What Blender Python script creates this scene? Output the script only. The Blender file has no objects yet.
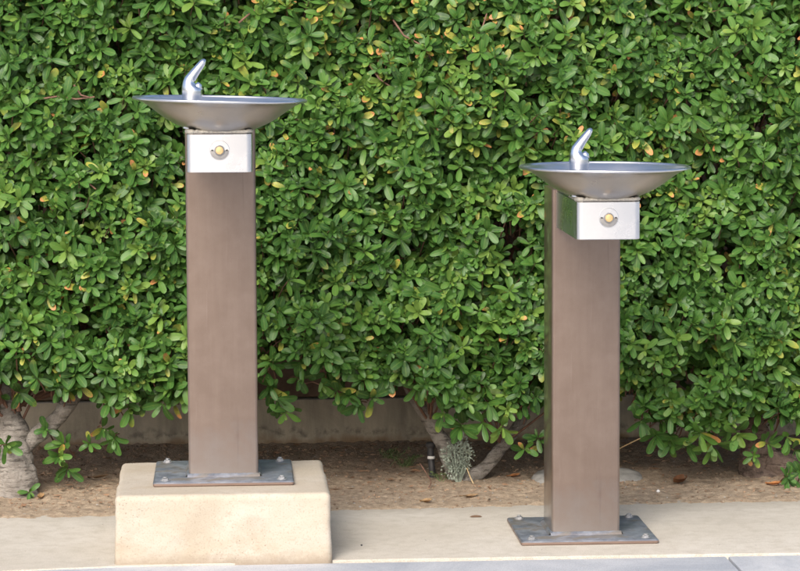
import bpy, bmesh, math, random
import numpy as np
from mathutils import Vector, Matrix, noise
random.seed(7); rng = np.random.default_rng(11)
S = bpy.context.scene; C = S.collection
R = math.radians

# ------------------------------------------------------------------ helpers
def mesh_obj(name, bm, mat, parent=None, smooth=True, sharp=40):
    me = bpy.data.meshes.new(name)
    bm.normal_update(); bm.to_mesh(me); bm.free()
    o = bpy.data.objects.new(name, me); C.objects.link(o)
    me.materials.append(mat)
    if smooth:
        me.polygons.foreach_set('use_smooth', [True]*len(me.polygons))
        me.set_sharp_from_angle(angle=R(sharp))
    if parent: o.parent = parent
    return o
def empty(name, loc, rz=0):
    o = bpy.data.objects.new(name, None); C.objects.link(o)
    o.empty_display_size = .1; o.location = loc; o.rotation_euler = (0, 0, rz); return o
def tag(o, label=None, cat=None, group=None, kind=None):
    for k, v in (('label', label), ('category', cat), ('group', group), ('kind', kind)):
        if v: o[k] = v
    return o
def box(bm, x0, x1, y0, y1, z0, z1, bev=0, seg=2):
    r = bmesh.ops.create_cube(bm, size=1)
    vs = r['verts']
    for v in vs:
        v.co = Vector(((x0+x1)/2+v.co.x*(x1-x0), (y0+y1)/2+v.co.y*(y1-y0), (z0+z1)/2+v.co.z*(z1-z0)))
    if bev:
        es = list({e for v in vs for e in v.link_edges})
        bmesh.ops.bevel(bm, geom=es, offset=bev, segments=seg, affect='EDGES', profile=.5)
def rounded_prism(bm, x0, x1, y0, y1, z0, z1, r, seg=6, corners=(1,1,1,1), edge=.0015, cap=True):
    """vertical prism with rounded vertical corners (fl, fr, br, bl) and a small edge bevel"""
    pts = []
    cs = [(x0, y0, 180), (x1, y0, 270), (x1, y1, 0), (x0, y1, 90)]
    for (cx, cy, a0), on in zip(cs, corners):
        rr = r if on else .0015
        ox = cx + (rr if cx == x0 else -rr); oy = cy + (rr if cy == y0 else -rr)
        for i in range(seg+1):
            a = R(a0 + 90*i/seg); pts.append((ox+rr*math.cos(a), oy+rr*math.sin(a)))
    mx, my = (x0+x1)/2, (y0+y1)/2
    def ring(z, inset):
        return [bm.verts.new((mx+(x-mx)*(1-inset/(x1-x0)*2), my+(y-my)*(1-inset/(y1-y0)*2), z)) for x, y in pts]
    rings = [ring(z0, edge), ring(z0+edge, 0), ring(z1-edge, 0), ring(z1, edge)]
    n = len(pts)
    for a, b in zip(rings, rings[1:]):
        for i in range(n): bm.faces.new((a[i], a[(i+1) % n], b[(i+1) % n], b[i]))
    if cap:
        bm.faces.new(rings[-1]); bm.faces.new(rings[0][::-1])
def lathe(bm, prof, n=64, c=(0,0,0)):
    rings = []
    for r, z in prof:
        if r < 1e-6: rings.append([bm.verts.new((c[0], c[1], c[2]+z))])
        else: rings.append([bm.verts.new((c[0]+r*math.cos(2*math.pi*i/n), c[1]+r*math.sin(2*math.pi*i/n), c[2]+z)) for i in range(n)])
    for a, b in zip(rings, rings[1:]):
        for i in range(n):
            j = (i+1) % n
            if len(a) == 1: bm.faces.new((a[0], b[j], b[i]))
            elif len(b) == 1: bm.faces.new((a[i], a[j], b[0]))
            else: bm.faces.new((a[i], a[j], b[j], b[i]))
def sweep(bm, path, rad, n=10, bump=0, freq=20, flat=None, cap=True):
    """tube along path; rad = list of radii; bump = relative noise"""
    P = [Vector(p) for p in path]; rings = []
    up = Vector((0.13, 1, 0.21)).normalized()
    for i, p in enumerate(P):
        t = (P[min(i+1, len(P)-1)] - P[max(i-1, 0)]).normalized()
        u = (up - t*up.dot(t)).normalized(); w = t.cross(u); ring = []
        for k in range(n):
            a = 2*math.pi*k/n; d = u*math.cos(a)+w*math.sin(a)
            r = rad[i]
            if bump: r *= 1 + bump*noise.noise((p+d*r)*freq) + bump*.5*noise.noise((p+d*r)*freq*2.7)
            ring.append(bm.verts.new(p+d*r))
        rings.append(ring)
    for a, b in zip(rings, rings[1:]):
        for i in range(n):
            j = (i+1) % n; bm.faces.new((a[i], b[i], b[j], a[j]))
    if cap:
        bm.faces.new(rings[0]); bm.faces.new(rings[-1][::-1])
def spline(pts, n):
    """Catmull-Rom through (x,y,z,r) rows"""
    P = [Vector(p) for p in pts]; P = [P[0]*2-P[1]] + P + [P[-1]*2-P[-2]]; out = []
    segs = len(P)-3
    for s in range(n+1):
        t = s/n*segs; k = min(int(t), segs-1); t -= k
        a, b, c, d = P[k:k+4]
        out.append(.5*((2*b)+(c-a)*t+(2*a-5*b+4*c-d)*t*t+(3*b-a-3*c+d)*t*t*t))
    return out
def spl4(rows, n):
    xyz = spline([r[:3] for r in rows], n); rr = spline([(r[3], 0, 0) for r in rows], n)
    return xyz, [abs(v.x) for v in rr]

# ------------------------------------------------------------------ materials
class NT:
    def __init__(s, name):
        m = bpy.data.materials.new(name); m.use_nodes = True; s.m = m; s.t = m.node_tree
        s.b = s.t.nodes['Principled BSDF']; s.out = s.t.nodes['Material Output']
        tc = s.t.nodes.new('ShaderNodeTexCoord'); s.obj = tc.outputs['Object']; s.uv = tc.outputs['UV']
    def n(s, typ, **kw):
        nd = s.t.nodes.new(typ)
        for k, v in kw.items():
            if k in nd.inputs: s.set(nd.inputs[k], v)
            else: setattr(nd, k, v)
        return nd
    def set(s, inp, v):
        if isinstance(v, bpy.types.NodeSocket): s.t.links.new(v, inp)
        else: inp.default_value = v
    def noise(s, scale, detail=6, rough=.6, vec=None, stretch=None, dist=0):
        v = vec or s.obj
        if stretch:
            mp = s.n('ShaderNodeMapping'); s.t.links.new(v, mp.inputs[0]); mp.inputs['Scale'].default_value = stretch; v = mp.outputs[0]
        nd = s.n('ShaderNodeTexNoise', Scale=scale, Detail=detail, Roughness=rough, Distortion=dist); s.t.links.new(v, nd.inputs['Vector'])
        return nd.outputs['Fac']
    def ramp(s, fac, stops, interp='LINEAR'):
        nd = s.n('ShaderNodeValToRGB'); e = nd.color_ramp.elements; nd.color_ramp.interpolation = interp
        while len(e) < len(stops): e.new(.5)
        for el, (p, c) in zip(e, stops):
            el.position = p; el.color = (c, c, c, 1) if isinstance(c, (int, float)) else (*c, 1)
        s.t.links.new(fac, nd.inputs[0]); return nd.outputs[0]
    def mix(s, fac, a, b, mode='MIX'):
        nd = s.n('ShaderNodeMix', data_type='RGBA', blend_type=mode)
        s.set(nd.inputs[0], fac)
        for i, v in ((6, a), (7, b)):
            if isinstance(v, tuple) and len(v) == 3: v = (*v, 1)
            s.set(nd.inputs[i], v)
        return nd.outputs[2]
    def math(s, op, a, b=0.0, clamp=False):
        nd = s.n('ShaderNodeMath', operation=op, use_clamp=clamp); s.set(nd.inputs[0], a); s.set(nd.inputs[1], b); return nd.outputs[0]
    def bump(s, h, strength=.3, dist=.002, nrm=None):
        nd = s.n('ShaderNodeBump', Strength=strength, Distance=dist); s.t.links.new(h, nd.inputs['Height'])
        if nrm: s.t.links.new(nrm, nd.inputs['Normal'])
        s.t.links.new(nd.outputs[0], s.b.inputs['Normal']); return nd.outputs[0]
    def p(s, **kw):
        for k, v in kw.items():
            k = k.replace('_', ' ')
            if isinstance(v, tuple) and len(v) == 3: v = (*v, 1)
            s.set(s.b.inputs[k], v)
        return s.m
def mat_bronze():
    t = NT('bronze_paint')
    st = t.noise(9, 6, .65, stretch=(6, 6, .5)); mo = t.noise(14, 8, .7); bl = t.noise(3.2, 4, .6, dist=.6)
    fine = t.noise(420, 2, .5)
    c = t.mix(t.ramp(st, [(.3, 0.), (.7, 1.)]), (.170, .122, .094), (.192, .141, .110))
    c = t.mix(t.ramp(mo, [(.42, 0.), (.75, .35)]), c, (.26, .205, .175))
    c = t.mix(t.ramp(bl, [(.5, 0.), (.75, .3)]), c, (.185, .135, .108))
    sc = t.noise(95, 4, .65, stretch=(1, 1, .045))
    c = t.mix(t.ramp(sc, [(.62, 0.), (.76, .28)]), c, (.30, .235, .20))
    c = t.mix(t.ramp(sc, [(.28, .5), (.38, 0.)]), c, (.12, .085, .07))
    c = t.mix(t.ramp(t.noise(240, 4, .75), [(.66, 0.), (.74, .3)]), c, (.32, .27, .24))
    sp = t.n('ShaderNodeSeparateXYZ'); t.t.links.new(t.obj, sp.inputs[0])
    foot = t.math('ADD', sp.outputs[2], t.math('MULTIPLY', t.math('SUBTRACT', mo, .5), .25))
    c = t.mix(t.ramp(foot, [(.02, .7), (.13, 0.)]), c, (.25, .225, .21))
    t.bump(fine, .12, .0006)
    return t.p(Base_Color=c, Metallic=.6, Roughness=t.ramp(mo, [(.3, .30), (.7, .38)]), Coat_Weight=.6, Coat_Roughness=.12)
def mat_plate():
    t = NT('weathered_plate')
    a = t.noise(22, 8, .7); b = t.noise(9, 5, .6, dist=1.2)
    c = t.mix(t.ramp(a, [(.35, 0.), (.65, 1.)]), (.14, .16, .195), (.31, .345, .40))  # blue-grey holds oxidised bronze plus a painted-in sky reflection
    c = t.mix(t.ramp(b, [(.50, 0.), (.60, .75)]), c, (.20, .18, .145))
    c = t.mix(t.ramp(t.noise(35, 6, .7, dist=.8), [(.54, 0.), (.66, .4)]), c, (.11, .105, .10))
    c = t.mix(t.ramp(t.noise(90, 5, .7), [(.62, 0.), (.72, .7)]), c, (.36, .36, .35))
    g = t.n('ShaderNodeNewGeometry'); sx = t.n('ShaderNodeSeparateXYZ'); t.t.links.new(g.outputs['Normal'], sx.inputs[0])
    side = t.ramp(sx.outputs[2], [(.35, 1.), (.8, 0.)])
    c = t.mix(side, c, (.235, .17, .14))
    t.bump(a, .35, .002)
    return t.p(Base_Color=c, Metallic=.5, Roughness=t.ramp(b, [(.35, .36), (.65, .6)]))
def mat_steel(name, base, rough, brush=(1, 1, 60), bstr=.08, spots=True):
    t = NT(name)
    br = t.noise(8, 3, .6, stretch=brush); sm = t.noise(14, 4, .5)
    c = t.mix(t.ramp(sm, [(.4, 0.), (.75, .55)]), base, tuple(x*.72 for x in base))
    if spots: c = t.mix(t.ramp(t.noise(55, 4, .7), [(.66, 0.), (.74, .35)]), c, (.42, .36, .30))
    r = t.math('ADD', t.ramp(sm, [(.3, rough*.8), (.8, rough*1.5)]), t.math('MULTIPLY', br, .06))
    t.bump(br, bstr, .0006)
    return t.p(Base_Color=c, Metallic=1.0, Roughness=r)
def mat_plain(name, col, rough=.6, metal=0., var=.25, scale=60, bump=.2, coat=0.):
    t = NT(name); a = t.noise(scale, 6, .7)
    c = t.mix(t.ramp(a, [(.35, 0.), (.7, 1.)]), tuple(x*(1-var) for x in col), tuple(min(1, x*(1+var)) for x in col))
    t.bump(a, bump, .001)
    return t.p(Base_Color=c, Roughness=rough, Metallic=metal, Coat_Weight=coat)
def mat_block():
    t = NT('cast_concrete')
    a = t.noise(5, 7, .65, dist=.4); b = t.noise(45, 6, .7); d = t.noise(260, 3, .6); e = t.noise(4.2, 6, .65, stretch=(1.2, 1, 2.2), dist=.5)
    c = t.mix(t.ramp(a, [(.35, 0.), (.65, 1.)]), (.40, .345, .265), (.455, .41, .335))
    c = t.mix(t.ramp(e, [(.48, 0.), (.68, .4)]), c, (.56, .53, .48))
    c = t.mix(t.ramp(b, [(.62, 0.), (.72, .4)]), c, (.29, .22, .155))
    c = t.mix(t.ramp(t.noise(11, 6, .7), [(.54, 0.), (.66, .28)]), c, (.35, .265, .18))
    c = t.mix(t.ramp(d, [(.34, .4), (.46, 0.)]), c, (.27, .22, .165))
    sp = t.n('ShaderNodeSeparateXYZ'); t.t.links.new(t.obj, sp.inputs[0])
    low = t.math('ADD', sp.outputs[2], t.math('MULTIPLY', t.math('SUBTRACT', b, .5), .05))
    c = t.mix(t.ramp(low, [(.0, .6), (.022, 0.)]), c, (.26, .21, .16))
    vor = t.n('ShaderNodeTexVoronoi', Scale=120.0, feature='F1'); t.t.links.new(t.obj, vor.inputs[0])
    pit = t.ramp(vor.outputs['Distance'], [(.10, 1.), (.16, 0.)])
    pit = t.math('MULTIPLY', pit, t.ramp(t.noise(14, 2, .5), [(.56, 0.), (.6, 1.)]))
    c = t.mix(t.math('MULTIPLY', pit, .6), c, (.25, .19, .14))
    h = t.math('SUBTRACT', t.math('ADD', t.math('MULTIPLY', b, .6), t.math('MULTIPLY', d, .25)), pit)
    t.bump(h, .55, .002)
    return t.p(Base_Color=c, Roughness=.88)
def mat_slab():
    t = NT('slab_concrete')
    a = t.noise(2.5, 6, .65, dist=.5); b = t.noise(30, 6, .7); d = t.noise(500, 2, .6)
    c = t.mix(t.ramp(a, [(.35, 0.), (.65, 1.)]), (.47, .435, .37), (.55, .52, .46))
    c = t.mix(t.ramp(b, [(.47, 0.), (.66, .55)]), c, (.38, .345, .28))
    c = t.mix(t.ramp(t.noise(11, 7, .75, dist=.6), [(.50, 0.), (.64, .35)]), c, (.36, .33, .275))
    c = t.mix(t.ramp(t.noise(7, 5, .7, stretch=(.4, 3, 1)), [(.55, 0.), (.72, .35)]), c, (.48, .45, .40))
    c = t.mix(t.ramp(d, [(.36, .55), (.48, 0.)]), c, (.22, .19, .15)); c = t.mix(t.ramp(d, [(.54, 0.), (.66, .5)]), c, (.60, .57, .50))
    c = t.mix(t.ramp(t.noise(130, 5, .8), [(.60, 0.), (.68, .45)]), c, (.27, .235, .19))
    # dirt creeping over the back edge
    sp = t.n('ShaderNodeSeparateXYZ'); t.t.links.new(t.obj, sp.inputs[0])
    edge = t.math('ADD', sp.outputs[1], t.math('MULTIPLY', t.math('SUBTRACT', b, .5), .10))
    c = t.mix(t.ramp(edge, [(.27, 0.), (.40, .55)]), c, (.30, .27, .22))
    t.bump(t.math('ADD', b, t.math('MULTIPLY', d, .5)), .3, .0015)
    return t.p(Base_Color=c, Roughness=.9)
def mat_pavement():
    t = NT('pavement_concrete')
    a = t.noise(3.5, 6, .65, dist=1.0); b = t.noise(40, 6, .7); d = t.noise(600, 2, .6)
    c = t.mix(t.ramp(a, [(.4, 0.), (.62, 1.)]), (.43, .465, .52), (.60, .625, .66))
    c = t.mix(t.ramp(b, [(.55, 0.), (.75, .4)]), c, (.56, .55, .53))
    c = t.mix(t.ramp(d, [(.36, .5), (.48, 0.)]), c, (.2, .2, .2)); c = t.mix(t.ramp(d, [(.54, 0.), (.66, .5)]), c, (.66, .65, .63))
    t.bump(t.math('ADD', b, t.math('MULTIPLY', d, .5)), .3, .0015)
    return t.p(Base_Color=c, Roughness=.85)
def mat_dirt():
    t = NT('dry_soil')
    a = t.noise(4, 6, .65, dist=.5); b = t.noise(55, 8, .75); d = t.noise(300, 4, .7)
    sp = t.n('ShaderNodeSeparateXYZ'); t.t.links.new(t.obj, sp.inputs[0])
    c = t.mix(t.ramp(b, [(.35, 0.), (.62, 1.)]), (.22, .162, .108), (.43, .34, .24))
    # loose red-brown leaf mould lies nearer the wall
    mould = t.math('ADD', sp.outputs[1], t.math('MULTIPLY', t.math('SUBTRACT', a, .5), .7))
    c = t.mix(t.ramp(mould, [(.8, 0.), (1.2, .5)]), c, t.mix(t.ramp(d, [(.4, 0.), (.6, 1.)]), (.19, .13, .088), (.42, .31, .22)))
    c = t.mix(t.ramp(d, [(.60, 0.), (.70, .6)]), c, (.46, .37, .27))
    t.bump(t.math('ADD', b, t.math('MULTIPLY', d, .6)), .8, .005)
    return t.p(Base_Color=c, Roughness=.95)
def mat_footing():
    t = NT('stained_concrete')
    a = t.noise(4, 6, .7, dist=.8); st = t.noise(9, 5, .65, stretch=(2, 1, .35)); b = t.noise(70, 6, .7)
    c = t.mix(t.ramp(a, [(.35, 0.), (.65, 1.)]), (.40, .355, .28), (.58, .52, .41))
    c = t.mix(t.ramp(st, [(.45, 0.), (.7, .6)]), c, (.21, .19, .155))
    sp = t.n('ShaderNodeSeparateXYZ'); t.t.links.new(t.obj, sp.inputs[0])
    low = t.math('ADD', sp.outputs[2], t.math('MULTIPLY', t.math('SUBTRACT', t.noise(16, 5, .6), .5), .07))
    c = t.mix(t.ramp(low, [(.012, .85), (.035, 0.)]), c, (.25, .16, .09))
    c = t.mix(t.math('MULTIPLY', t.ramp(low, [(.03, 0.), (.042, .7), (.06, 0.)]), t.ramp(t.noise(30, 4, .7), [(.45, 0.), (.6, 1.)])), c, (.10, .095, .085))
    t.bump(t.math('ADD', b, a), .4, .003)
    return t.p(Base_Color=c, Roughness=.92)
def mat_bark(name, dark, light):
    t = NT(name)
    a = t.noise(30, 8, .75, dist=.6); b = t.noise(9, 4, .6); r = t.noise(20, 5, .7, stretch=(1, 1, 5))
    c = t.mix(t.ramp(a, [(.36, 0.), (.62, 1.)]), dark, light)
    c = t.mix(t.ramp(b, [(.5, 0.), (.68, .6)]), c, tuple(x*1.25 for x in light))
    c = t.mix(t.ramp(r, [(.38, .85), (.47, 0.)]), c, tuple(x*.5 for x in dark))
    t.bump(t.math('ADD', t.math('ADD', a, b), t.math('MULTIPLY', r, 1.6)), 1.0, .009)
    return t.p(Base_Color=c, Roughness=.9)
def mat_leaf():
    t = NT('hedge_leaf')
    at = t.n('ShaderNodeAttribute', attribute_name='leaf'); sp = t.n('ShaderNodeSeparateColor'); t.t.links.new(at.outputs['Color'], sp.inputs[0])
    rnd, age, tt = sp.outputs[0], sp.outputs[1], sp.outputs[2]
    vn = t.n('ShaderNodeAttribute', attribute_name='across').outputs['Fac']
    g = t.ramp(rnd, [(0., (.018, .062, .016)), (.35, (.038, .118, .024)), (.70, (.064, .168, .031)), (.90, (.102, .215, .040)), (1., (.155, .262, .050))])
    mott = t.noise(160, 3, .6)
    g = t.mix(t.ramp(mott, [(.35, 0.), (.7, .35)]), g, (.10, .165, .025))
    # yellowing spreads from the tip: age + position along the leaf
    yv = t.math('ADD', t.math('MULTIPLY', age, 1.7), t.math('MULTIPLY', t.math('SUBTRACT', tt, 1.0), .8))
    yv = t.math('ADD', yv, t.math('MULTIPLY', t.math('SUBTRACT', mott, .5), .5))
    g = t.mix(t.ramp(yv, [(.25, 0.), (.80, 1.)]), g, (.33, .34, .060))
    g = t.mix(t.ramp(yv, [(.95, 0.), (1.2, 1.)]), g, (.55, .25, .095))
    blot = t.noise(330, 4, .7)
    g = t.mix(t.math('MULTIPLY', t.ramp(blot, [(.55, 0.), (.63, .8)]), t.ramp(yv, [(.35, 0.), (.7, 1.)])), g, (.17, .085, .035))
    g = t.mix(t.math('MULTIPLY', t.ramp(t.math('ADD', tt, t.math('MULTIPLY', blot, .3)), [(1.02, 0.), (1.12, .85)]), t.ramp(yv, [(.3, 0.), (.55, 1.)])), g, (.30, .15, .06))
    vein = t.ramp(vn, [(0., .55), (.16, 0.)])
    g = t.mix(vein, g, (.16, .25, .06))
    geo = t.n('ShaderNodeNewGeometry')
    g2 = t.mix(geo.outputs['Backfacing'], g, t.mix(.5, g, (.16, .24, .10)))
    rough = t.mix(geo.outputs['Backfacing'], (.45, .45, .45), (.6, .6, .6))
    t.bump(t.math('ADD', mott, t.math('MULTIPLY', vein, -.5)), .25, .0008)
    t.p(Base_Color=g2, Roughness=rough); t.b.inputs['Specular IOR Level'].default_value = .36
    tr = t.n('ShaderNodeBsdfTranslucent'); t.t.links.new(t.mix(.5, g, (.20, .34, .03)), tr.inputs[0])
    ms = t.n('ShaderNodeMixShader'); ms.inputs[0].default_value = .14
    t.t.links.new(t.b.outputs[0], ms.inputs[1]); t.t.links.new(tr.outputs[0], ms.inputs[2]); t.t.links.new(ms.outputs[0], t.out.inputs[0])
    return t.m
M = dict(bronze=mat_bronze(), plate=mat_plate(),
    bowl=mat_steel('bowl_steel', (.50, .465, .43), .30, (1, 1, 30), .0),
    cover=mat_steel('brushed_steel', (.72, .725, .74), .26, (1, 1, 45), .0, False),
    basin=mat_steel('basin_steel', (.80, .81, .83), .34, (1, 1, 1), 0, False),  # bowl steel made paler and bluer, painting in the reflected sky
    chrome=mat_steel('chrome', (.84, .86, .89), .17, (1, 1, 1), 0, False),
    brass=mat_plain('ivory_brass', (.66, .46, .22), .35, .35, .15, 90),
    half_ring=mat_plain('dull_steel', (.34, .33, .32), .5, .8, .15),
    black=mat_plain('black_plastic', (.03, .03, .032), .5),
    zinc=mat_plain('zinc_bolt', (.38, .39, .40), .5, .6, .2, 120),
    bead=mat_plain('sealant', (.50, .47, .40), .45, .35, .3, 150, .6),
    block=mat_block(), slab=mat_slab(), pave=mat_pavement(), dirt=mat_dirt(), foot=mat_footing(),
    brown=mat_plain('brown_render', (.17, .115, .08), .9, 0, .35, 12, .5),
    bark=mat_bark('grey_bark', (.17, .148, .125), (.36, .335, .30)), bark2=mat_bark('brown_bark', (.10, .07, .055), (.24, .18, .145)),
    twig=mat_plain('red_twig', (.17, .09, .06), .7, 0, .35, 40), leaf=mat_leaf(),
    dead=mat_plain('dead_leaf', (.50, .27, .12), .75, 0, .35, 80, .5), litter=mat_plain('leaf_litter', (.27, .185, .12), .9, 0, .6, 9),
    stone=mat_plain('pale_stone', (.30, .295, .275), .9, 0, .35, 22, .6), silver=mat_plain('silver_foliage', (.34, .40, .33), .8, 0, .45, 90),
    white=mat_plain('white_band', (.6, .6, .58), .6), weed=mat_plain('weed_green', (.12, .17, .06), .7, 0, .4, 30),
    straw=mat_plain('straw', (.58, .44, .25), .8, 0, .25, 60), joint=mat_plain('joint', (.07, .065, .06), .95))

# ------------------------------------------------------------------ drinking fountain
PW, PL, PT = .1524, .305, .0095
q = PW/2
def bubbler_bm():
    bm = bmesh.new(); n = 28
    def section(cx, cz, a, b, ang):   # ellipse a in the x-z plane, b across, plane normal tilted by ang towards +x
        ca, sa = math.cos(ang), math.sin(ang)
        return [bm.verts.new((cx+a*math.cos(2*math.pi*k/n)*ca, b*math.sin(2*math.pi*k/n), cz-a*math.cos(2*math.pi*k/n)*sa)) for k in range(n)]
    def skin(st, close0=True):
        rs = [section(*s) for s in st]
        for a, b in zip(rs, rs[1:]):
            for i in range(n): bm.faces.new((a[i], a[(i+1) % n], b[(i+1) % n], b[i]))
        bm.faces.new(rs[-1])
        if close0: bm.faces.new(rs[0][::-1])
    m = .001
    # body with a hooded top
    skin([(0, -50*m, 17*m, 17*m, 0), (0, -12*m, 18.6*m, 18.6*m, 0), (0, 14*m, 19.3*m, 19.3*m, 0), (-.3*m, 24*m, 20*m, 19.6*m, -.05),
          (-.8*m, 30*m, 19.6*m, 19*m, .10), (-3*m, 35.5*m, 16.5*m, 17*m, .2), (-5.2*m, 40*m, 13.4*m, 14.5*m, .34), (-4.8*m, 46*m, 11.2*m, 13.5*m, .50),
(-.5*m, 53*m, 10*m, 12.8*m, .60), (4.5*m, 60.5*m, 9*m, 12*m, .64), (10*m, 68*m, 8.1*m, 11*m, .66), (16*m, 76*m, 7.2*m, 9.8*m, .68), (20*m, 81.5*m, 6.2*m, 8.4*m, .70), (22.6*m, 84.6*m, 4.6*m, 6*m, .72), (24*m, 86.2*m, 1.8*m, 2.4*m, .72)])
    # nozzle lobe
    skin([(7*m, 18*m, 8*m, 9*m, .15), (9*m, 27*m, 9.8*m, 10*m, .25), (12*m, 33*m, 8.8*m, 9.2*m, .5), (14.5*m, 37*m, 6.4*m, 7*m, .7), (15.4*m, 38.2*m, 4.8*m, 5.4*m, .75), (14.6*m, 37.2*m, 3*m, 3.6*m, .8)])
    return bm
def make_fountain(base_z, rz, tilt):
    f = empty('drinking_fountain', (0, 0, base_z), rz)
    bm = bmesh.new()
    rounded_prism(bm, -PL/2, PL/2, -PL/2, PL/2, 0, PT, .006, 4, edge=.0025)
    bp_ = mesh_obj('base_plate', bm, M['plate'], f)
    bm = bmesh.new(); n = 44                      # fillet weld round the foot of the post
    for i in range(4):
        a0 = math.pi/2*i; c, s = math.cos(a0), math.sin(a0)
        prev = None
        for k in range(n+1):
            u = -q-.003+(PW+.006)*k/n; w = .0085+.0012*noise.noise(Vector((u*160, i*3.1, 0))); h = PT+.0075+.001*noise.noise(Vector((u*190, i*7.1, 2)))
            cur = [bm.verts.new((x*c-y*s, x*s+y*c, z)) for x, y, z in ((u, -q-w, PT-.001), (u, -q-w*.45, PT+(h-PT)*.62), (u, -q+.001, h))]
            if prev:
                for a in range(2): bm.faces.new((prev[a], cur[a], cur[a+1], prev[a+1]))
            prev = cur
    mesh_obj('weld', bm, M['plate'], bp_, sharp=80)
    for bx, by in ((-1, -1), (1, -1), (1, 1), (-1, 1)):
        bm = bmesh.new()
        ro = random.uniform(0, 1)
        x0, y0 = bx*.1265, by*.1275
        lathe(bm, [(0, .0015), (.0108, .0015), (.0108, 0), (.0108, 0)][:3], 20, (x0, y0, PT+.0005))
        vs = []
        for z, r in ((.0015, .0078), (.0052, .0078), (.0060, .0069)):
            vs.append([bm.verts.new((x0+r*math.cos(ro+math.pi/3*k), y0+r*math.sin(ro+math.pi/3*k), PT+z)) for k in range(6)])
        for a, b in zip(vs, vs[1:]):
            for i in range(6): bm.faces.new((a[i], a[(i+1) % 6], b[(i+1) % 6], b[i]))
        bm.faces.new(vs[-1]); lathe(bm, [(.0048, .007), (.0048, .0085), (.004, .0092), (0, .0092)], 14, (x0, y0, PT))
        mesh_obj('bolt', bm, M['zinc'], bp_, sharp=30)
    bm = bmesh.new(); rounded_prism(bm, -q, q, -q, q, PT-.001, .778, .007, 5)
    mesh_obj('post', bm, M['bronze'], f)
    # supply arm, a stainless cover reaching forward from the post
    yf = -q-.349; bw = .067; z0, z1 = .6945, .7735
    bm = bmesh.new(); rounded_prism(bm, -bw, bw, yf, -q+.002, z0, z1, .013, 8, (1, 1, 0, 0), .0012)
    arm = mesh_obj('arm_cover', bm, M['cover'], f, sharp=30)
    bm = bmesh.new(); rounded_prism(bm, -bw+.0015, bw-.0015, yf+.0015, -q+.002, z1+.0012, z1+.0032, .012, 8, (1, 1, 0, 0), .0004)
    mesh_obj('arm_lid', bm, M['bowl'], arm, sharp=30)
    # push button: washer, darker lower half ring, brass push cap, two slots
    zc = .740; b = empty('tmp', (0, 0, 0)); bpy.data.objects.remove(b)
    def disc(prof, mat, name, par, half=False):
        bm = bmesh.new(); lathe(bm, prof, 40)
        for v in bm.verts: v.co = Vector((v.co.x, yf-v.co.z, zc+v.co.y))
        bmesh.ops.recalc_face_normals(bm, faces=bm.faces)
        if half:
            bmesh.ops.delete(bm, geom=[v for v in bm.verts if v.co.z > zc+.0012], context='VERTS')
        return mesh_obj(name, bm, mat, par, sharp=30)
    btn = disc([(.0205, -.001), (.0205, .0010), (.0198, .0016), (.0105, .0016), (.0105, 0)], M['cover'], 'push_button', f)
    disc([(.0192, .0014), (.0192, .0022), (.0185, .0025), (.0105, .0025), (.0105, 0)], M['half_ring'], 'button_half_ring', btn, True)
    disc([(.0103, 0), (.0103, .006), (.0092, .0075), (.0085, .0070), (.0080, .0070)], M['zinc'], 'button_ring', btn)
    disc([(.0082, .004), (.0082, .0082), (.0070, .0098), (.004, .0103), (0, .0104)], M['brass'], 'button_cap', btn)
    for s in (-1, 1):
        bm = bmesh.new(); box(bm, s*.0148-.0022, s*.0148+.0022, yf-.0038, yf-.0012, zc-.0012, zc+.0016, .0003, 1)
        mesh_obj('button_slot', bm, M['black'], btn, False)
    # bowl
    yc = -q-.2867; zb = .7795; H = .8448-zb
    bowl = None; bm = bmesh.new()
    RB = .1804
    outer = [(0, -.001), (.062, -.001), (.070, .0008), (.077, .0045), (.085, .0080), (.094, .0120), (.105, .0175), (.117, .0250), (.128, .0330), (.139, .0412), (.149, .0482), (.158, .0537), (.167, .0577), (.1745, .0600)]
    inner = [(.1735, .0622), (.167, .0600), (.158, .0560), (.149, .0505), (.139, .0436), (.128, .0355), (.117, .0276), (.105, .0202), (.094, .0150), (.083, .0112), (.070, .0080), (.04, .0062), (0, .0058)]
    lathe(bm, outer, 112)
    bowl = mesh_obj('bowl', bm, M['bowl'], f, sharp=60); bowl.location = (0, yc, zb); bowl.rotation_euler = (0, tilt, 0)
    bm = bmesh.new(); lathe(bm, inner, 112); mesh_obj('basin', bm, M['basin'], bowl, sharp=60)
    bm = bmesh.new(); lathe(bm, [(.1725, .0615)]+[(RB-.0034+.0034*math.cos(a_), .0625+.0032*math.sin(a_)) for a_ in [R(-150+30*k) for k in range(12)]]+[(.1725, .0615)], 112); mesh_obj('rim', bm, M['cover'], bowl, sharp=80)  # brighter cover steel stands in for sky reflected along the rim
    bm = bmesh.new(); lathe(bm, [(.0185, .006), (.0185, .0082), (.0165, .0088), (0, .0088)], 24); mesh_obj('drain', bm, M['chrome'], bowl)
    bb = mesh_obj('bubbler', bubbler_bm(), M['chrome'], bowl, sharp=60); bb.location = (-.057, -.022, .0545); bb.scale = (1.08, 1.08, 1.04)
    # sealant smeared between the lid and the bowl
    bm = bmesh.new(); seq = [(-bw+.004, -q-.09), (-bw+.002, yf+.10)]
    pts = []
    for k in range(90):
        t_ = k/89
        if t_ < .25: x, y = -bw+.002, -.30+(yf+.012+.30)*t_/.25
        elif t_ < .75: x, y = -bw+.006+(2*bw-.012)*(t_-.25)/.5, yf+.004
        else: x, y = bw-.002, yf+.012+(-.30-yf-.012)*(t_-.75)/.25
        pts.append((x+.0015*noise.noise(Vector((k*.7, 0, base_z))), y+.002*noise.noise(Vector((k*.5, 4, 0))), z1+.0052+.0012*noise.noise(Vector((k*.6, 9, base_z)))))
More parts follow.
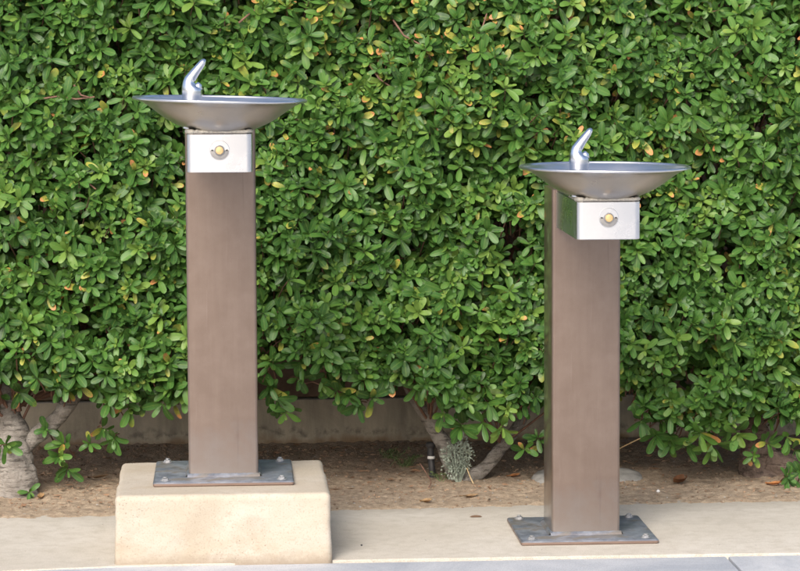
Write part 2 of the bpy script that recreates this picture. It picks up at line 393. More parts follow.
    rad = [.0034+.0018*abs(noise.noise(Vector((k*.45, 3, 1))))+(.0018 if 20 < k < 26 else 0) for k in range(90)]
    sweep(bm, pts, rad, 7, .5, 300)
    mesh_obj('sealant_bead', bm, M['bead'], f, sharp=80)
    return f
GF = 'steel drinking fountains on square bronze posts'
f1 = make_fountain(.1479, -.0089, R(1.5))
tag(f1, 'steel-bowled drinking fountain on a brown square post bolted onto the buff concrete block', 'drinking fountain', GF)
def copy_tree(o, parent=None):
    c = o.copy(); C.objects.link(c); c.parent = parent
    for ch in list(o.children): copy_tree(ch, c)
    return c
f2 = copy_tree(f1); f2.location = (.8014, .0312, 0); f2.rotation_euler = (0, 0, 0)
f2['label'] = 'lower steel-bowled drinking fountain whose brown square post is bolted straight to the slab'
for ch in f2.children:
    if ch.name.startswith('bowl'): ch.rotation_euler = (0, R(.35), 0)

# ------------------------------------------------------------------ ground, slab, block, wall
def grid(x0, x1, y0, y1, nx, ny, fz):
    bm = bmesh.new()
    vs = [[bm.verts.new((x0+(x1-x0)*i/nx, y0+(y1-y0)*j/ny, 0)) for i in range(nx+1)] for j in range(ny+1)]
    for r in vs:
        for v in r: v.co.z = fz(v.co.x, v.co.y)
    for j in range(ny):
        for i in range(nx): bm.faces.new((vs[j][i], vs[j][i+1], vs[j+1][i+1], vs[j+1][i]))
    return bm
bm = bmesh.new(); bmesh.ops.create_grid(bm, x_segments=2, y_segments=2, size=400)
for v in bm.verts: v.co.z = -.060
tag(mesh_obj('ground', bm, M['pave'], None, False), kind='structure')
# paving panels in front of the slab, 9 mm below it, with open joints
bm = bmesh.new()
xs = [-9.0, -6.5, -3.98, -1.45, 1.078, 3.6, 6.1, 8.6]; ys = [-.262, -2.3, -4.4, -6.5, -8.6, -10.7]
for a, b in zip(xs, xs[1:]):
    for c, d in zip(ys, ys[1:]): box(bm, a+.003, b-.003, d+.003, c-.003, -.10, -.0028, .002, 2)
tag(mesh_obj('pavement', bm, M['pave']), kind='structure')
bm = bmesh.new()   # raised slab the fountains stand on: rounded front arris, slightly wandering edges
def edge_f(x): return float(np.interp(x, [-5, -.474, -.23, .22, .31, .89, 1.24, 6], [-.34, -.298, -.268, -.247, -.243, -.246, -.253, -.29]))+.0022*noise.noise(Vector((x*9, 0, 0)))+.0012*noise.noise(Vector((x*40, 3, 0)))
nx = 420; rows = []
for i in range(nx+1):
    x = -5+11*i/nx; e = edge_f(x)
    rows.append([bm.verts.new((x, y, z)) for y, z in ((e, -.05), (e, -.0022), (e+.0006, -.0009), (e+.002, -.0002), (e+.006, 0), (.05, 0), (.30, 0), (.46, 0))])
for a, b in zip(rows, rows[1:]):
    for k in range(7): bm.faces.new((a[k], b[k], b[k+1], a[k+1]))
tag(mesh_obj('slab', bm, M['slab']), kind='structure')
def back_edge(x): return .31+.06*max(0, min(1, (x+.5)/1.3))
def dirt_z(x, y):
    e = y-back_edge(x)
    base = -.010+.016*max(0, min(1, (e+.03)/.06))-.003
    n1 = noise.noise(Vector((x*5, y*5, 0)))*.006*max(0, min(1, e/.15)); n2 = noise.noise(Vector((x*30, y*30, 0)))*.0045; n3 = noise.noise(Vector((x*85, y*85, 0)))*.003
    return base+n1+n2+n3*(1+max(0, e))+.012*max(0, min(1, (y-1.15)/.18))
tag(mesh_obj('soil_bed', grid(-1.4, 2.2, .26, 1.36, 620, 190, dirt_z), M['dirt'], sharp=180), kind='structure')
# cast block
bm = bmesh.new(); bmesh.ops.create_cube(bm, size=1)
for v in bm.verts: v.co = Vector((v.co.x*.458-.003, v.co.y*.457-.029, v.co.z*.19+.0529))
bmesh.ops.bevel(bm, geom=[e for e in bm.edges], offset=.012, segments=4, affect='EDGES', profile=.5)
bmesh.ops.triangulate(bm, faces=[f for f in bm.faces if len(f.verts) > 4])
bmesh.ops.subdivide_edges(bm, edges=[e for e in bm.edges if e.calc_length() > .1], cuts=44, use_grid_fill=True)
for v in bm.verts:
    c = v.co; k = noise.noise(c*14)*.0030+noise.noise(c*45)*.0014+noise.noise(c*110)*.0007
    top = c.z > .146 and abs(c.x) < .17 and abs(c.y+.0) < .18
    if not top: v.co += Vector((c.x, c.y+.029, c.z-.05)).normalized()*k
    if c.z < .1: v.co.x *= 1+.012*(.1-c.z)/.1; 
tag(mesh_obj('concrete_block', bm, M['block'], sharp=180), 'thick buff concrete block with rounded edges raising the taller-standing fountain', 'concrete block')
# footing and brown wall behind the hedge
w = empty('garden_wall', (.4, 1.34, 0))
bm = grid(-2.0, 2.4, 0, 1, 240, 12, lambda x, y: 0)
for v in bm.verts:
    t_ = v.co.y; v.co = Vector((v.co.x-.4, noise.noise(Vector((v.co.x*6, t_*3, 0)))*.004, -.08+t_*.21)); 
top = [v for v in bm.verts if v.co.z > .129]
top.sort(key=lambda v: v.co.x)
bk = [bm.verts.new((v.co.x, .2, .130)) for v in top]
for a in range(len(top)-1): bm.faces.new((top[a], top[a+1], bk[a+1], bk[a]))
mesh_obj('footing', bm, M['foot'], w, sharp=60)
bm = bmesh.new(); box(bm, -2.4, 2.0, .022, .19, .133, 1.32, .006); mesh_obj('rendered_wall', bm, M['brown'], w)
tag(w, 'brown garden wall on a stained grey concrete footing behind the hedge', 'wall')

# ------------------------------------------------------------------ hedge
hedge = empty('hedge', (.45, .8, 0))
OFF = Vector((-.45, -.8, 0))
tag(hedge, 'tall clipped hedge of glossy green leaves with some yellow ones, filling the background', 'hedge')
def px2x(px): return -.53+px*.002415
prof = [(-300, 400), (-100, 405), (0, 392), (30, 385), (55, 392), (85, 402), (110, 412), (150, 410), (185, 402), (225, 398), (262, 385), (290, 366), (320, 372), (350, 398), (380, 398), (410, 384), (430, 405), (450, 415), (480, 432), (505, 425), (530, 415), (560, 420), (610, 402), (640, 415), (665, 440), (690, 452), (720, 448), (750, 432), (780, 440), (830, 440), (1100, 440)]
pxs = np.array([p[0] for p in prof]); pys = np.array([p[1] for p in prof])
def zbot(x): return 1.195-.0024*float(np.interp((x+.53)/.002415, pxs, pys))
# dark openings seen in the photograph (x px, y px, radius px)
gaps = [(515, 240, 24), (105, 98, 13), (655, 340, 16), (325, 152, 10), (640, 205, 12), (462, 62, 12), (200, 205, 9), (60, 225, 9), (545, 130, 10), (415, 345, 9), (705, 240, 10), (30, 300, 8), (265, 345, 14), (690, 95, 9), (300, 260, 9), (120, 170, 9), (745, 160, 8), (90, 375, 12), (640, 395, 12), (770, 300, 9), (440, 160, 8), (385, 250, 8)]
gaps = [(px2x(a), 1.195-.0024*b, r*.0024) for a, b, r in gaps]
ros = []   # position, axis, scale, richness, yellow, twiglen
def add_ros(p, a, sc, nl, yel, tw): ros.append((p, a.normalized(), sc, nl, yel, tw))
def surf_y(x, z):
    y = .56+.055*noise.noise(Vector((x*2.3, z*2.6, 1)))+.05*noise.noise(Vector((x*7, z*7, 5)))
    if z < .45: y += .05*(.45-z)/.3
    if z > 1.25: y += (z-1.25)*.6
    return y
for layer, (sp, dy) in enumerate(((.0265, 0.), (.0305, .055), (.048, .13), (.065, .21), (.09, .34), (.12, .50))):
    x = -1.15
    while x < 2.05:
        z = .05
        while z < 1.46:
            X = x+random.uniform(-.5, .5)*sp; Z = z+random.uniform(-.5, .5)*sp; z += sp
            if Z < zbot(X)+random.uniform(.012, .035)+(.02 if layer > 1 else 0): continue
            if (X < -.75 or X > 1.65) and random.random() < .35: continue
            g = noise.noise(Vector((X*11, Z*11, 3+layer*2)))+.5*noise.noise(Vector((X*25, Z*25, 8)))
            if layer == 0 and g < -.19: continue
            if layer == 1 and g < -.29: continue
            if layer == 2 and g < -.38: continue
            if layer > 3 and random.random() < .3: continue
            hit = any((X-a)**2+(Z-b)**2 < (r*(1-.12*layer))**2 for a, b, r in gaps) if layer < 4 else False
            if hit and random.random() < .93: continue
            Y = surf_y(X, Z)+dy+random.uniform(-.022, .022)
            a = Vector((random.gauss(0, .42), -1, random.gauss(.42, .42)))
            up = max(0, Z-.9)*.5; a.z += up*.6
            sc = random.choice((random.uniform(.5, .75), random.uniform(.7, .9), random.uniform(.78, 1.02)))*(1.0 if layer < 2 else 1.1)
            yz = noise.noise(Vector((X*3, Z*3, 20)))
            pxx = (X+.53)/.002415; topmid = max(0, 1-abs(pxx-440)/260)*max(0, (Z-.75)/.4)
            yel = (.025+max(0, yz)*.20+topmid*.20)*random.choice((.15, .5, 2.4))
            add_ros(Vector((X, Y, Z)), a, sc, random.randint(7, 11) if layer < 2 else random.randint(5, 8), yel, random.uniform(.05, .11))
        x += sp
x = -1.15      # roof of the hedge: unseen leaf layers added to darken the inside
while x < 2.05:
    y = .62
    while y < 1.5:
        add_ros(Vector((x+random.uniform(-.02, .02), y+random.uniform(-.02, .02), 1.44+random.uniform(-.04, .04))), Vector((random.gauss(0, .3), random.gauss(-.1, .3), 1)), 1.1, 7, .05, .08)
        add_ros(Vector((x+random.uniform(-.02, .02), y+random.uniform(-.02, .02), 1.33+random.uniform(-.04, .04))), Vector((random.gauss(0, .5), random.gauss(-.1, .5), 1)), 1.1, 6, .05, .08)
        y += .055
    x += .055
# low sprigs hanging out under the clipped face: (px, py, y-plane, scale, droop)
spr = [(275, 398, .60, 1.15, -.5), (283, 412, .60, 1.0, -.8), (268, 385, .62, 1.1, -.2), (58, 452, .66, 1.0, -.1), (66, 466, .66, .9, -.5), (62, 440, .68, .9, .3), (45, 425, .66, .8, .2), (6, 440, .58, .8, -.2), (28, 488, .60, .55, .2),
       (318, 384, .60, 1.1, -.5), (334, 390, .60, 1.1, -.5), (296, 378, .62, 1.0, -.5), (355, 405, .58, 1.1, -.6), (370, 398, .58, 1.0, -.3), (345, 395, .60, 1.1, -.3), (102, 425, .66, 1.0, -.5), (112, 436, .66, .9, -.7), (88, 440, .68, .7, 0), (160, 402, .60, 1.2, -.6), (145, 396, .62, 1.2, -.3), (128, 405, .62, 1.1, -.5),
       (523, 452, .66, .85, .1), (535, 440, .66, .8, .5), (440, 415, .60, 1.2, -.1), (458, 428, .60, 1.3, -.4), (480, 425, .60, 1.3, -.3), (500, 430, .60, 1.1, -.6), (415, 388, .6, 1.0, -.3),
       (655, 440, .58, 1.3, -.5), (670, 446, .58, 1.3, -.4), (686, 450, .58, 1.2, -.7), (712, 452, .55, 1.35, -1.1), (700, 440, .56, 1.3, -.5), (738, 440, .58, 1.2, -.5), (770, 450, .62, .9, -.2), (755, 462, .62, .6, 0), (790, 445, .56, 1.0, -.5), (797, 458, .56, 1.1, -.5),
       (790, 484, .55, .85, .1), (802, 480, .55, 1.0, .2), (640, 425, .60, 1.2, -.4), (240, 393, .66, 1.0, -.4), (200, 397, .64, 1.1, -.5), (325, 372, .64, 1.1, -.4), (300, 362, .62, 1.1, -.4), (590, 410, .66, 1.1, -.4), (20, 388, .60, 1.1, -.3)]
for a, b, Y, sc, dr in spr:
    X = px2x(a); k = (Y-.55)*.147; Z = 1.195-.0024*b*(1+k)+(1.2*0)
    add_ros(Vector((X*(1+k)-.0, Y, Z)), Vector((random.gauss(0, .35), -.9, dr)), sc, random.randint(6, 8), .10, .07)
# ---- leaves, all at once
LT = np.array([0, .09, .24, .44, .64, .82, .94, 1.0]); LW = np.array([.07, .22, .58, .90, 1.0, .93, .66, .24])
P, D, N_, L_, W_, CV, RN, AG = [], [], [], [], [], [], [], []
tw_seg = []
for (p, a, sc, nl, yel, tw) in ros:
    ref = Vector((random.gauss(0, 1), random.gauss(0, 1), random.gauss(0, 1))); u = a.cross(ref).normalized(); v = a.cross(u)
    ph = random.uniform(0, 6.28); rr = min(1, max(0, random.gauss(.45, .27)))
    bend = Vector((random.gauss(0, .3), .6, -.5)).normalized()
    back = (-a*.75+bend*.4).normalized()*tw
    tw_seg.append((p, p+back*.5, p+back+Vector((0, .02, -.015))))
    lshape = random.gauss(1, .12)
    for k in range(nl):
        f = k/(nl-1) if nl > 1 else .5           # 0 = innermost young leaf
        ang = ph+k*2.39996+random.gauss(0, .22)
        el = R(16+58*f**.8+random.gauss(0, 10))
        d = (a*math.cos(el)+(u*math.cos(ang)+v*math.sin(ang))*math.sin(el))
        if f > .4: d.z -= .16*f
        d.normalize()
        nrm = (a-d*a.dot(d))
        if nrm.length < .05: nrm = u.copy()
        nrm = nrm.normalized()+Vector((random.gauss(0, .16), random.gauss(0, .16), random.gauss(.12, .16))); nrm = (nrm-d*nrm.dot(d)).normalized()
        ln = min(.050, 1.06*sc*(.021+.026*min(1, f*1.7))*random.uniform(.80, 1.18)*lshape)
        P.append(p-a*.010*f+a*.002); D.append(d); N_.append(nrm); L_.append(ln)
        W_.append(ln*random.uniform(.160, .222)/lshape**.6); CV.append(random.gauss(.10, .10)); 
        RN.append(min(1, max(0, rr+random.gauss(0, .10)+.42*(1-f)**2.2)))
        ag = 0.
        if f > .45 and random.random() < yel*1.1: ag = random.uniform(.2, .72) if random.random() < .95 else random.uniform(.75, .95)
        elif random.random() < .10: ag = random.uniform(.1, .3)
        if ag > .7: L_[-1] *= .72; W_[-1] *= .62
        AG.append(ag)
    for k in range(random.randint(0, 3)):        # older single leaves lower on the twig
        t_ = random.uniform(.2, .8); pp = p+back*t_; ang = random.uniform(0, 6.28)
        d = (a*.3+(u*math.cos(ang)+v*math.sin(ang))+Vector((0, -.2, -.15))).normalized(); nrm = (a-d*a.dot(d)).normalized()
        ln = sc*random.uniform(.032, .046); P.append(pp); D.append(d); N_.append(nrm); L_.append(ln); W_.append(ln*random.uniform(.2, .25)); CV.append(.12)
        RN.append(random.uniform(.05, .4)); AG.append(random.uniform(.35, .85) if random.random() < yel*1.3+.02 else 0)
P = np.array([tuple(p) for p in P]); D = np.array([tuple(p) for p in D]); NN = np.array([tuple(p) for p in N_])
L_ = np.array(L_); W_ = np.array(W_); CV = np.array(CV); RN = np.array(RN); AG = np.array(AG)
# trim leaves that a clipped face would not have: none in front of the fountains
n = len(P); nt = len(LT); print('leaves', n)
SD = np.cross(D, NN)
co = np.zeros((n, nt, 3, 3)); fold = rng.normal(.28, .10, n); wav = rng.uniform(0, 6.28, n)
for i, (t_, w_) in enumerate(zip(LT, LW)):
    drop = -(CV*L_)*(t_**2)*1.3+.02*L_*np.sin(wav+t_*6)
    c = P+D*(L_*t_)[:, None]+NN*drop[:, None]
    for j, s in enumerate((-1, 0, 1)):
        e = fold*W_*w_*abs(s)+W_*.10*np.sin(wav*2+t_*9+s)*abs(s)
        co[:, i, j] = c+SD*(s*W_*w_)[:, None]+NN*e[:, None]
co = co.reshape(-1, 3)+np.array(OFF)
idx = np.arange(nt*3).reshape(nt, 3); quads = []
for i in range(nt-1):
    for j in range(2): quads.append((idx[i, j], idx[i, j+1], idx[i+1, j+1], idx[i+1, j]))
quads = np.array(quads)
F = (quads[None]+(np.arange(n)*nt*3)[:, None, None]).reshape(-1, 4)
me = bpy.data.meshes.new('foliage'); me.vertices.add(len(co)); me.vertices.foreach_set('co', co.astype(np.float32).ravel())
me.loops.add(F.size); me.loops.foreach_set('vertex_index', F.astype(np.int32).ravel())
me.polygons.add(len(F)); me.polygons.foreach_set('loop_start', (np.arange(len(F))*4).astype(np.int32))
me.update(calc_edges=True); me.polygons.foreach_set('use_smooth', np.ones(len(F), bool))
col = np.ones((n, nt, 3, 4), np.float32); col[..., 0] = RN[:, None, None]; col[..., 1] = AG[:, None, None]; col[..., 2] = LT[None, :, None]
at = me.attributes.new('leaf', 'FLOAT_COLOR', 'POINT'); at.data.foreach_set('color', col.ravel())
ac = np.zeros((n, nt, 3), np.float32); ac[:, :, 0] = 1; ac[:, :, 2] = 1
at = me.attributes.new('across', 'FLOAT', 'POINT'); at.data.foreach_set('value', ac.ravel())
me.materials.append(M['leaf']); fo = bpy.data.objects.new('foliage', me); C.objects.link(fo); fo.parent = hedge
# ---- twigs (three-sided tubes) and inner branches as one mesh
tv, tf = [], []
def tube3(pts, r0, r1, n=3):
    b = len(tv); m_ = len(pts)
    for i, p in enumerate(pts):
        t_ = (pts[min(i+1, m_-1)]-pts[max(i-1, 0)]).normalized(); u = t_.cross(Vector((.3, .2, 1))).normalized(); v = t_.cross(u); r = r0+(r1-r0)*i/(m_-1)
        for k in range(n):
            a = 2*math.pi*k/n; tv.append(tuple(p+(u*math.cos(a)+v*math.sin(a))*r+OFF))
    for i in range(m_-1):
        for k in range(n):
            kk = (k+1) % n; tf.append((b+i*n+k, b+i*n+kk, b+(i+1)*n+kk, b+(i+1)*n+k))
for a, b, c in tw_seg: tube3([a, b, c], .0014, .0024)
roots = [Vector((-.36, .78, .24)), Vector((-.52, .75, .2)), Vector((.46, .82, .26)), Vector((.74, .86, .16)), Vector((1.33, .76, .18)), Vector((-1.0, .8, .1)), Vector((1.9, .8, .1))]
for i in range(230):
    e = Vector((random.uniform(-1.1, 2.0), 0, random.uniform(.3, 1.38))); e.y = surf_y(e.x, e.z)+random.uniform(.05, .16)
    r0 = min(roots, key=lambda r: (r-e).length+random.uniform(0, .3)); m1 = r0.lerp(e, .45)+Vector((random.gauss(0, .06), .12, random.gauss(.02, .05))); m2 = r0.lerp(e, .8)+Vector((random.gauss(0, .04), .04, random.gauss(0, .04)))
    tube3(spline([r0+Vector((random.gauss(0, .02), random.gauss(0, .02), 0)), m1, m2, e], 12), .0085*random.uniform(.5, 1.2), .002, 5)
for pts in ([(45, 96), (62, 93), (80, 96), (98, 94)], [(78, 82), (85, 92), (95, 95)], [(392, 20), (402, 35), (418, 44)], [(365, 60), (378, 78), (392, 88)], [(470, 40), (480, 26), (484, 14)], [(240, 22), (252, 12), (262, 6)], [(90, 178), (98, 185)]):
    tube3([Vector((px2x(a), surf_y(px2x(a), 1.195-.0024*b)-.012, 1.195-.0024*b)) for a, b in pts], .0028, .002, 5)
for (bx_, by_, bz_), k_ in (((-.36, .74, .22), 7), ((-.50, .72, .15), 6), ((.52, .79, .14), 7), ((.47, .80, .22), 6), ((.70, .78, .085), 7), ((1.34, .79, .12), 6)):
    for i in range(k_):
        p0 = Vector((bx_, by_, bz_)); e = p0+Vector((random.gauss(0, .13), random.uniform(-.16, .02), random.uniform(.08, .30))); m1 = p0.lerp(e, .5)+Vector((random.gauss(0, .02), random.gauss(0, .02), random.gauss(0, .02)))
        tube3(spline([p0, m1, e], 9), .0042*random.uniform(.6, 1.2), .0015, 5)
me = bpy.data.meshes.new('twigs'); me.from_pydata(tv, [], tf); me.update(); me.materials.append(M['twig'])
me.polygons.foreach_set('use_smooth', [True]*len(me.polygons))
o = bpy.data.objects.new('twigs', me); C.objects.link(o); o.parent = hedge
# ---- trunks
def limb(name, rows, mat, parent, seg=60, n=24, bump=.18, freq=22):
    xyz, rr = spl4(rows, seg); bm = bmesh.new(); sweep(bm, [p+OFF for p in xyz], rr, n, bump, freq)
    return mesh_obj(name, bm, mat, parent, sharp=180)
t1 = limb('trunk', [(-.50, .66, -.03, .060), (-.50, .66, .01, .055), (-.502, .665, .05, .049), (-.507, .67, .09, .043), (-.511, .68, .125, .036), (-.51, .70, .15, .036), (-.52, .73, .2, .03), (-.5, .77, .3, .022)], M['bark'], hedge, 70, 40, .32, 17)
t1['label'] = 'thick gnarled grey trunk at the left end'
limb('branch', [(-.49, .68, .10, .016), (-.455, .69, .135, .020), (-.42, .70, .165, .021), (-.385, .71, .20, .020), (-.355, .73, .25, .018), (-.32, .78, .33, .013)], M['bark'], t1, 50, 20, .22, 25)
limb('branch', [(-.30, .80, .15, .004), (-.285, .80, .18, .006), (-.26, .80, .22, .006), (-.22, .80, .28, .005)], M['bark2'], t1, 30, 12, .2, 40)
t2 = limb('trunk', [(.590, .76, -.03, .030), (.586, .76, .012, .027), (.572, .765, .05, .0235), (.553, .775, .09, .0205), (.530, .785, .13, .019), (.505, .795, .175, .0185), (.475, .80, .225, .018), (.44, .82, .32, .014)], M['bark'], hedge, 70, 28, .20, 26)
t3 = limb('branch', [(.585, .75, -.02, .018), (.615, .75, .008, .018), (.645, .755, .025, .0175), (.672, .765, .05, .0165), (.70, .78, .082, .0155), (.735, .80, .12, .014), (.79, .84, .2, .011)], M['bark'], t2, 60, 24, .2, 26)
t4 = limb('trunk', [(1.37, .77, -.04, .085), (1.365, .775, 0, .070), (1.355, .78, .035, .052), (1.345, .785, .08, .038), (1.335, .79, .13, .030), (1.33, .80, .2, .024), (1.34, .82, .32, .018)], M['bark2'], hedge, 60, 36, .3, 14)
t4['label'] = 'brown flared trunk at the right end'
limb('root', [(1.37, .76, .03, .040), (1.41, .745, .022, .038), (1.455, .735, .008, .034), (1.51, .73, -.02, .03)], M['bark2'], t4, 40, 24, .28, 18)

# ------------------------------------------------------------------ small things on the soil
def leafmesh(L, W, curl, mat, name, thick=.0006):
    bm = bmesh.new(); rows = []
    for t_, w_ in zip(LT, LW):
        r = []
        for s in (-1, -.5, 0, .5, 1):
            x = (t_-.5)*L; y = s*W*w_
            r.append(bm.verts.new((x, y, abs(s)**2*W*curl+curl*.25*L*abs(t_-.45)**1.5*2+.002+.0012*math.sin(t_*9+s*3))))
        rows.append(r)
    for a, b in zip(rows, rows[1:]):
        for i in range(4): bm.faces.new((a[i], a[i+1], b[i+1], b[i]))
    bmesh.ops.solidify(bm, geom=bm.faces[:], thickness=thick)
    return mesh_obj(name, bm, mat, sharp=80)
dead = [((1.125, .646), .040, .015, .8, 35, 'curled brown dead leaf on the soil right of the lower fountain', (.26, .12, .055)),
        ((.727, .774), .036, .008, .4, 15, 'orange dead leaf on the soil beside the slanting branch left of the lower fountain', (.62, .30, .12)),
        ((.590, .492), .046, .008, .3, -5, 'long tan dead leaf on the soil in front of the middle trunk', (.50, .34, .19)),
        ((.482, .439), .030, .009, .5, 10, 'small tan dead leaf near the slab edge, left of the middle trunk', (.56, .38, .20)),
        ((-.310, .841), .052, .008, .4, 5, 'long dark brown dead leaf on the soil behind the left end of the block', (.24, .14, .07)),
        ((-.440, .59), .038, .008, .5, 80, 'pale orange dead leaf at the foot of the thick grey trunk', (.55, .36, .18)),
        ((1.352, .60), .040, .009, .5, -12, 'orange dead leaf lying by the flared trunk at the right edge', (.66, .30, .11))]
for (x, y), L, W, cu, rz, lab, c in dead:
    o = leafmesh(L, W, cu, mat_plain('dead_leaf', c, .75, 0, .3, 90, .5), 'dead_leaf')
    o.location = (x, y, dirt_z(x, y)+.002); o.rotation_euler = (R(6), R(-4), R(rz)); tag(o, lab, 'dead leaf', 'dead leaves scattered on the soil')
# litter and grit
bm = bmesh.new()
def chip(bm, c, s, flat):
    r = bmesh.ops.create_icosphere(bm, subdivisions=1, radius=s); m_ = Matrix.Rotation(random.uniform(0, 6.3), 4, 'Z') @ Matrix.Rotation(random.gauss(0, .35), 4, 'X')
    sx, sy = random.uniform(.7, 1.5), random.uniform(.5, 1)
    for v in r['verts']:
        v.co = m_ @ Vector((v.co.x*sx, v.co.y*sy, v.co.z*flat))*random.uniform(.85, 1.15)+Vector(c)
for i in range(3800):
    x = random.uniform(-.75, 1.7); y = .36+.95*random.random()**.75
    if random.random() < .25: y = random.uniform(1.15, 1.31)
    chip(bm, (x, y, dirt_z(x, y)+.001), random.choice((.0018, .0025, .0035, .006 if y > .9 else .004)), .6)
tag(mesh_obj('leaf_litter', bm, M['litter'], None, False), kind='stuff', label='crumbs of bark and dry leaf litter over the soil', cat='litter')
bm = bmesh.new()
for i in range(420):
    x = random.uniform(-.75, 1.7); y = random.uniform(.36, 1.25); chip(bm, (x, y, dirt_z(x, y)+.0006), random.choice((.0012, .0018, .0026)), .6)
for i in range(60):
    x = random.uniform(-.5, 1.4); y = random.uniform(-.2, .3); chip(bm, (x, y, .0006), random.choice((.0008, .0012)), .6)
tag(mesh_obj('gravel', bm, M['stone'], None, False), kind='stuff', label='pale grit scattered over the soil and slab', cat='gravel')
bm = bmesh.new()      # flat dry leaf fragments thick near the wall
for i in range(900):
    x = random.uniform(-.75, 1.7); y = random.choice((random.uniform(1.18, 1.32), random.uniform(.8, 1.3), random.uniform(.42, 1.0)))
    c = Vector((x, y, dirt_z(x, y)+.004)); m_ = Matrix.Rotation(random.uniform(0, 6.3), 4, 'Z') @ Matrix.Rotation(random.gauss(0, .5), 4, 'X'); l = random.uniform(.005, .014); w_ = l*random.uniform(.2, .4)
    v = [bm.verts.new(c+m_ @ Vector(k)) for k in ((-l, 0, .001), (0, -w_, 0), (l, 0, .002), (0, w_, .0015))]
    bm.faces.new(v)
tag(mesh_obj('dry_leaf_bits', bm, mat_plain('dry_leaf_bits', (.26, .155, .09), .85, 0, .5, 7), None, False), kind='stuff', label='broken brown leaves heaped along the wall footing', cat='litter')
# half-buried footing chunk
bm = bmesh.new(); lathe(bm, [(0, -.03), (.9, -.03), (1.0, .0), (.985, .018), (.94, .027), (.82, .032), (.6, .034), (.3, .035), (0, .035)], 60)
for v in bm.verts:
    x, y = v.co.x, v.co.y; r_ = math.hypot(x, y) or 1; k = max(1e-6, abs(x/r_)**3+abs(y/r_)**3)**(-1/3)
    k *= 1+.05*noise.noise(Vector((x*2, y*2, 0))); v.co = Vector((x*k*.142, y*k*.085, v.co.z*(1+.15*noise.noise(Vector((x*3, y*3, 5))))))
o = mesh_obj('concrete_lump', bm, M['stone'], sharp=180); o.location = (.912, .745, -.016); o.rotation_euler = (R(6), 0, R(3))
tag(o, 'half-buried pale grey concrete lump in the soil behind the lower fountain', 'concrete lump')
# white chip
bm = bmesh.new(); chip(bm, (0, 0, 0), .0055, .7); o = mesh_obj('stone_chip', bm, M['white'], None, False); o.location = (1.053, .52, dirt_z(1.053, .52)+.003)
tag(o, 'small white stone chip on the soil near the slab edge', 'stone')
# black irrigation riser
ir = empty('irrigation_riser', (.528, .80, 0)); bm = bmesh.new()
sweep(bm, spline([(0, 0, -.02), (-.002, 0, .02), (-.005, .004, .05), (-.006, .004, .082)], 10), [.0085]*11, 14); mesh_obj('pipe', bm, M['black'], ir)
bm = bmesh.new(); lathe(bm, [(.0, .0), (.010, 0), (.0125, .003), (.0125, .010), (.009, .013), (0, .013)], 16, (-.006, .004, .078)); mesh_obj('cap', bm, M['black'], ir)
bm = bmesh.new(); lathe(bm, [(.0088, .0), (.0096, .001), (.0096, .006), (.0088, .007)], 16, (-.0045, .003, .050)); mesh_obj('band', bm, M['white'], ir)
tag(ir, 'black plastic irrigation riser with a white band beside the middle trunk', 'irrigation pipe')
# silvery plant against the trunk
sp_ = empty('silver_plant', (.585, .715, 0)); bl = bmesh.new(); st = bmesh.new()
for i in range(26):
    d0 = Vector((random.gauss(0, 1), random.gauss(-.2, 1), random.gauss(.2, 1))).normalized()
    tip = Vector((-.004+d0.x*.032, d0.y*.022, .066+d0.z*.042)); mid = Vector((tip.x*.5, tip.y*.4, tip.z*.5))
    sweep(st, [Vector((tip.x*.15, 0, 0)), mid, tip], [.0009, .0008, .0006], 4)
for i in range(950):
    d0 = Vector((random.gauss(0, 1), random.gauss(0, 1), random.gauss(0, 1))).normalized()*random.uniform(.55, 1.12)
    d0 *= 1+.35*noise.noise(d0*2.2+Vector((4, 1, 2)))
    c = Vector((-.004+d0.x*.033-(.008 if d0.z < 0 else -.004)*abs(d0.z), d0.y*.024, .066+d0.z*.046)); d = (d0+Vector((random.gauss(0, .6), random.gauss(-.2, .6), random.gauss(.3, .6)))).normalized(); l = random.uniform(.005, .0095)
    s_ = d.cross(Vector((random.random(), random.random(), random.random()))).normalized()*l*.3
    v = [bl.verts.new(x) for x in (c, c+d*l*.55-s_, c+d*l, c+d*l*.55+s_)]; bl.faces.new(v)
mesh_obj('leaves', bl, M['silver'], sp_, False); mesh_obj('stems', st, M['silver'], sp_)
tag(sp_, 'small silvery grey-green plant growing against the foot of the middle trunk', 'plant')
# weeds
for k, (x, y, lab, nn, hh) in enumerate(((.47, .98, 'wispy green weed on the soil left of the irrigation riser', 26, .045), (.545, .74, 'tiny reddish-green weed in front of the irrigation riser', 12, .03), (.44, 1.10, 'sprawling pale weed by the wall footing between the fountains', 22, .04))):
    bm = bmesh.new()
    for i in range(nn):
        a = random.uniform(0, 6.28); l = random.uniform(.3, 1)*hh
        p0 = Vector((random.gauss(0, .012), random.gauss(0, .01), 0)); p1 = p0+Vector((math.cos(a)*l*.5, math.sin(a)*l*.4, l*.6)); p2 = p0+Vector((math.cos(a)*l, math.sin(a)*l*.8, l*.7))
        sweep(bm, [p0, p1, p2], [.0008, .0008, .0005], 3)
        for j in range(4):
            c = p1.lerp(p2, random.uniform(-.3, 1)); d = Vector((random.gauss(0, 1), random.gauss(0, 1), random.gauss(.4, .6))).normalized()*.008; s = d.cross(Vector((0, 0, 1))).normalized()*.0028
            bm.faces.new([bm.verts.new(q_) for q_ in (c, c+d*.5-s, c+d, c+d*.5+s)])
    o = mesh_obj('weed', bm, M['weed'], None, False); o.location = (x, y, dirt_z(x, y)); tag(o, lab, 'weed', 'weeds on the soil')
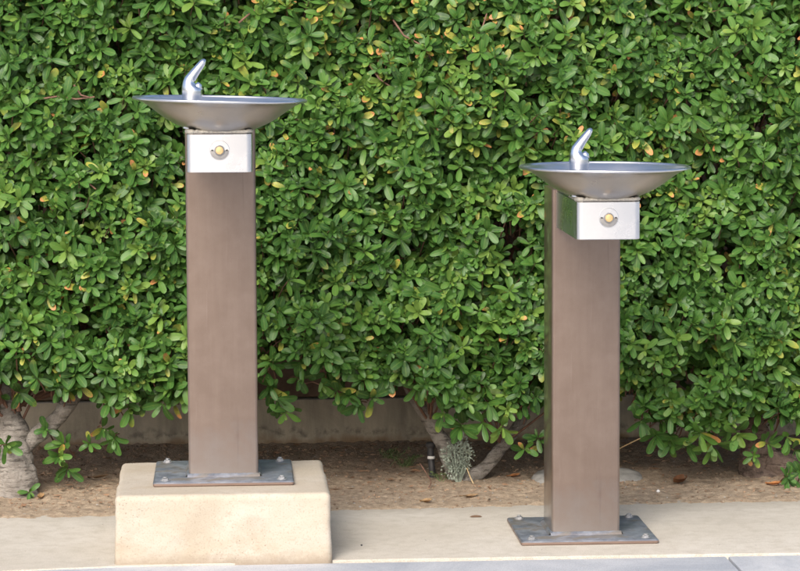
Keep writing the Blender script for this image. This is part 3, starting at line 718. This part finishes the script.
# dry stalk leaning against the hedge, right of the lower post
bm = bmesh.new(); sweep(bm, spline([(.985, .86, .045), (1.01, .82, .07), (1.045, .76, .10)], 8), [.0016]*9, 6)
tag(mesh_obj('dry_stalk', bm, M['straw']), 'thin straw-coloured stalk leaning up right of the lower fountain post', 'stalk')
for k, (pts, lab) in enumerate((([(.50, .62, .003), (.512, .66, .014), (.505, .70, .028), (.49, .73, .05)], 'thin red-brown twig standing up left of the middle trunk'), ([(.62, .69, .003), (.612, .70, .02), (.605, .71, .04)], 'thin pale twig stuck in the soil below the slanting branch'))):
    bm = bmesh.new(); sweep(bm, spline(pts, 10), [.0016]*11, 6, .3, 80); tag(mesh_obj('twig', bm, M['twig'] if k == 0 else M['straw']), lab, 'twig')
bm = bmesh.new(); sweep(bm, spline([(-.014, 0, .001), (0, .0012, .002), (.014, 0, .001)], 6), [.0006, .0022, .0028, .003, .0028, .0022, .0006], 8)
o = mesh_obj('dead_leaf', bm, mat_plain('dark_pod', (.13, .08, .05), .8)); o.location = (.583, .30-.06, .001); tag(o, 'tiny dark rolled leaf lying on the slab between the fountains', 'dead leaf', 'dead leaves scattered on the soil')
del o['group']
bm = bmesh.new(); chip(bm, (0, 0, 0), .0034, .6); o = mesh_obj('pebble', bm, M['black'], None, True, 180); o.location = (.30, -.085, .0012); tag(o, 'small black pebble on the slab right of the concrete block', 'pebble')

# ------------------------------------------------------------------ camera
cd = bpy.data.cameras.new('camera'); cam = bpy.data.objects.new('camera', cd); C.objects.link(cam); S.camera = cam
yaw, pit, rol = .0673525556, .0965639409, -.00439483929
fw = Vector((math.sin(yaw)*math.cos(pit), math.cos(yaw)*math.cos(pit), -math.sin(pit))); r = Vector((math.cos(yaw), -math.sin(yaw), 0)); u = r.cross(fw)
r2 = r*math.cos(rol)+u*math.sin(rol); u2 = -r*math.sin(rol)+u*math.cos(rol)
m = Matrix((r2, u2, -fw)).transposed().to_4x4(); m.translation = Vector((-.0306, -6.2793, 1.1749)); cam.matrix_world = m
cd.sensor_width = 36; cd.lens = 2861.4445/800*36; cd.clip_end = 2000; cd.clip_start = .1

# ------------------------------------------------------------------ light
W = bpy.data.worlds.new('World'); S.world = W; W.use_nodes = True; nt_ = W.node_tree
bg = nt_.nodes['Background']; sky = nt_.nodes.new('ShaderNodeTexSky'); sky.sky_type = 'NISHITA'; sky.sun_disc = False
EL, AZ = 38, 200      # azimuth clockwise from +Y (into the picture): the light comes from the camera side, a little left
sky.sun_elevation = R(EL); sky.sun_rotation = R(AZ); sky.air_density = .8; sky.dust_density = 4.5; sky.ozone_density = .6
nt_.links.new(sky.outputs[0], bg.inputs[0]); bg.inputs[1].default_value = .15
sl = bpy.data.lights.new('sun', 'SUN'); so = bpy.data.objects.new('sun', sl); C.objects.link(so)
sl.energy = 1.5; sl.angle = R(28); sl.color = (1, .975, .94)
d = Vector((math.sin(R(AZ))*math.cos(R(EL)), math.cos(R(AZ))*math.cos(R(EL)), math.sin(R(EL))))
so.rotation_euler = d.to_track_quat('Z', 'Y').to_euler()
vs = S.view_settings; vs.view_transform = 'Standard'; vs.look = 'None'; vs.gamma = 1; vs.exposure = .72; vs.use_curve_mapping = False
S.cycles.max_bounces = 8; S.cycles.diffuse_bounces = 4; S.cycles.glossy_bounces = 4; S.cycles.use_denoising = True
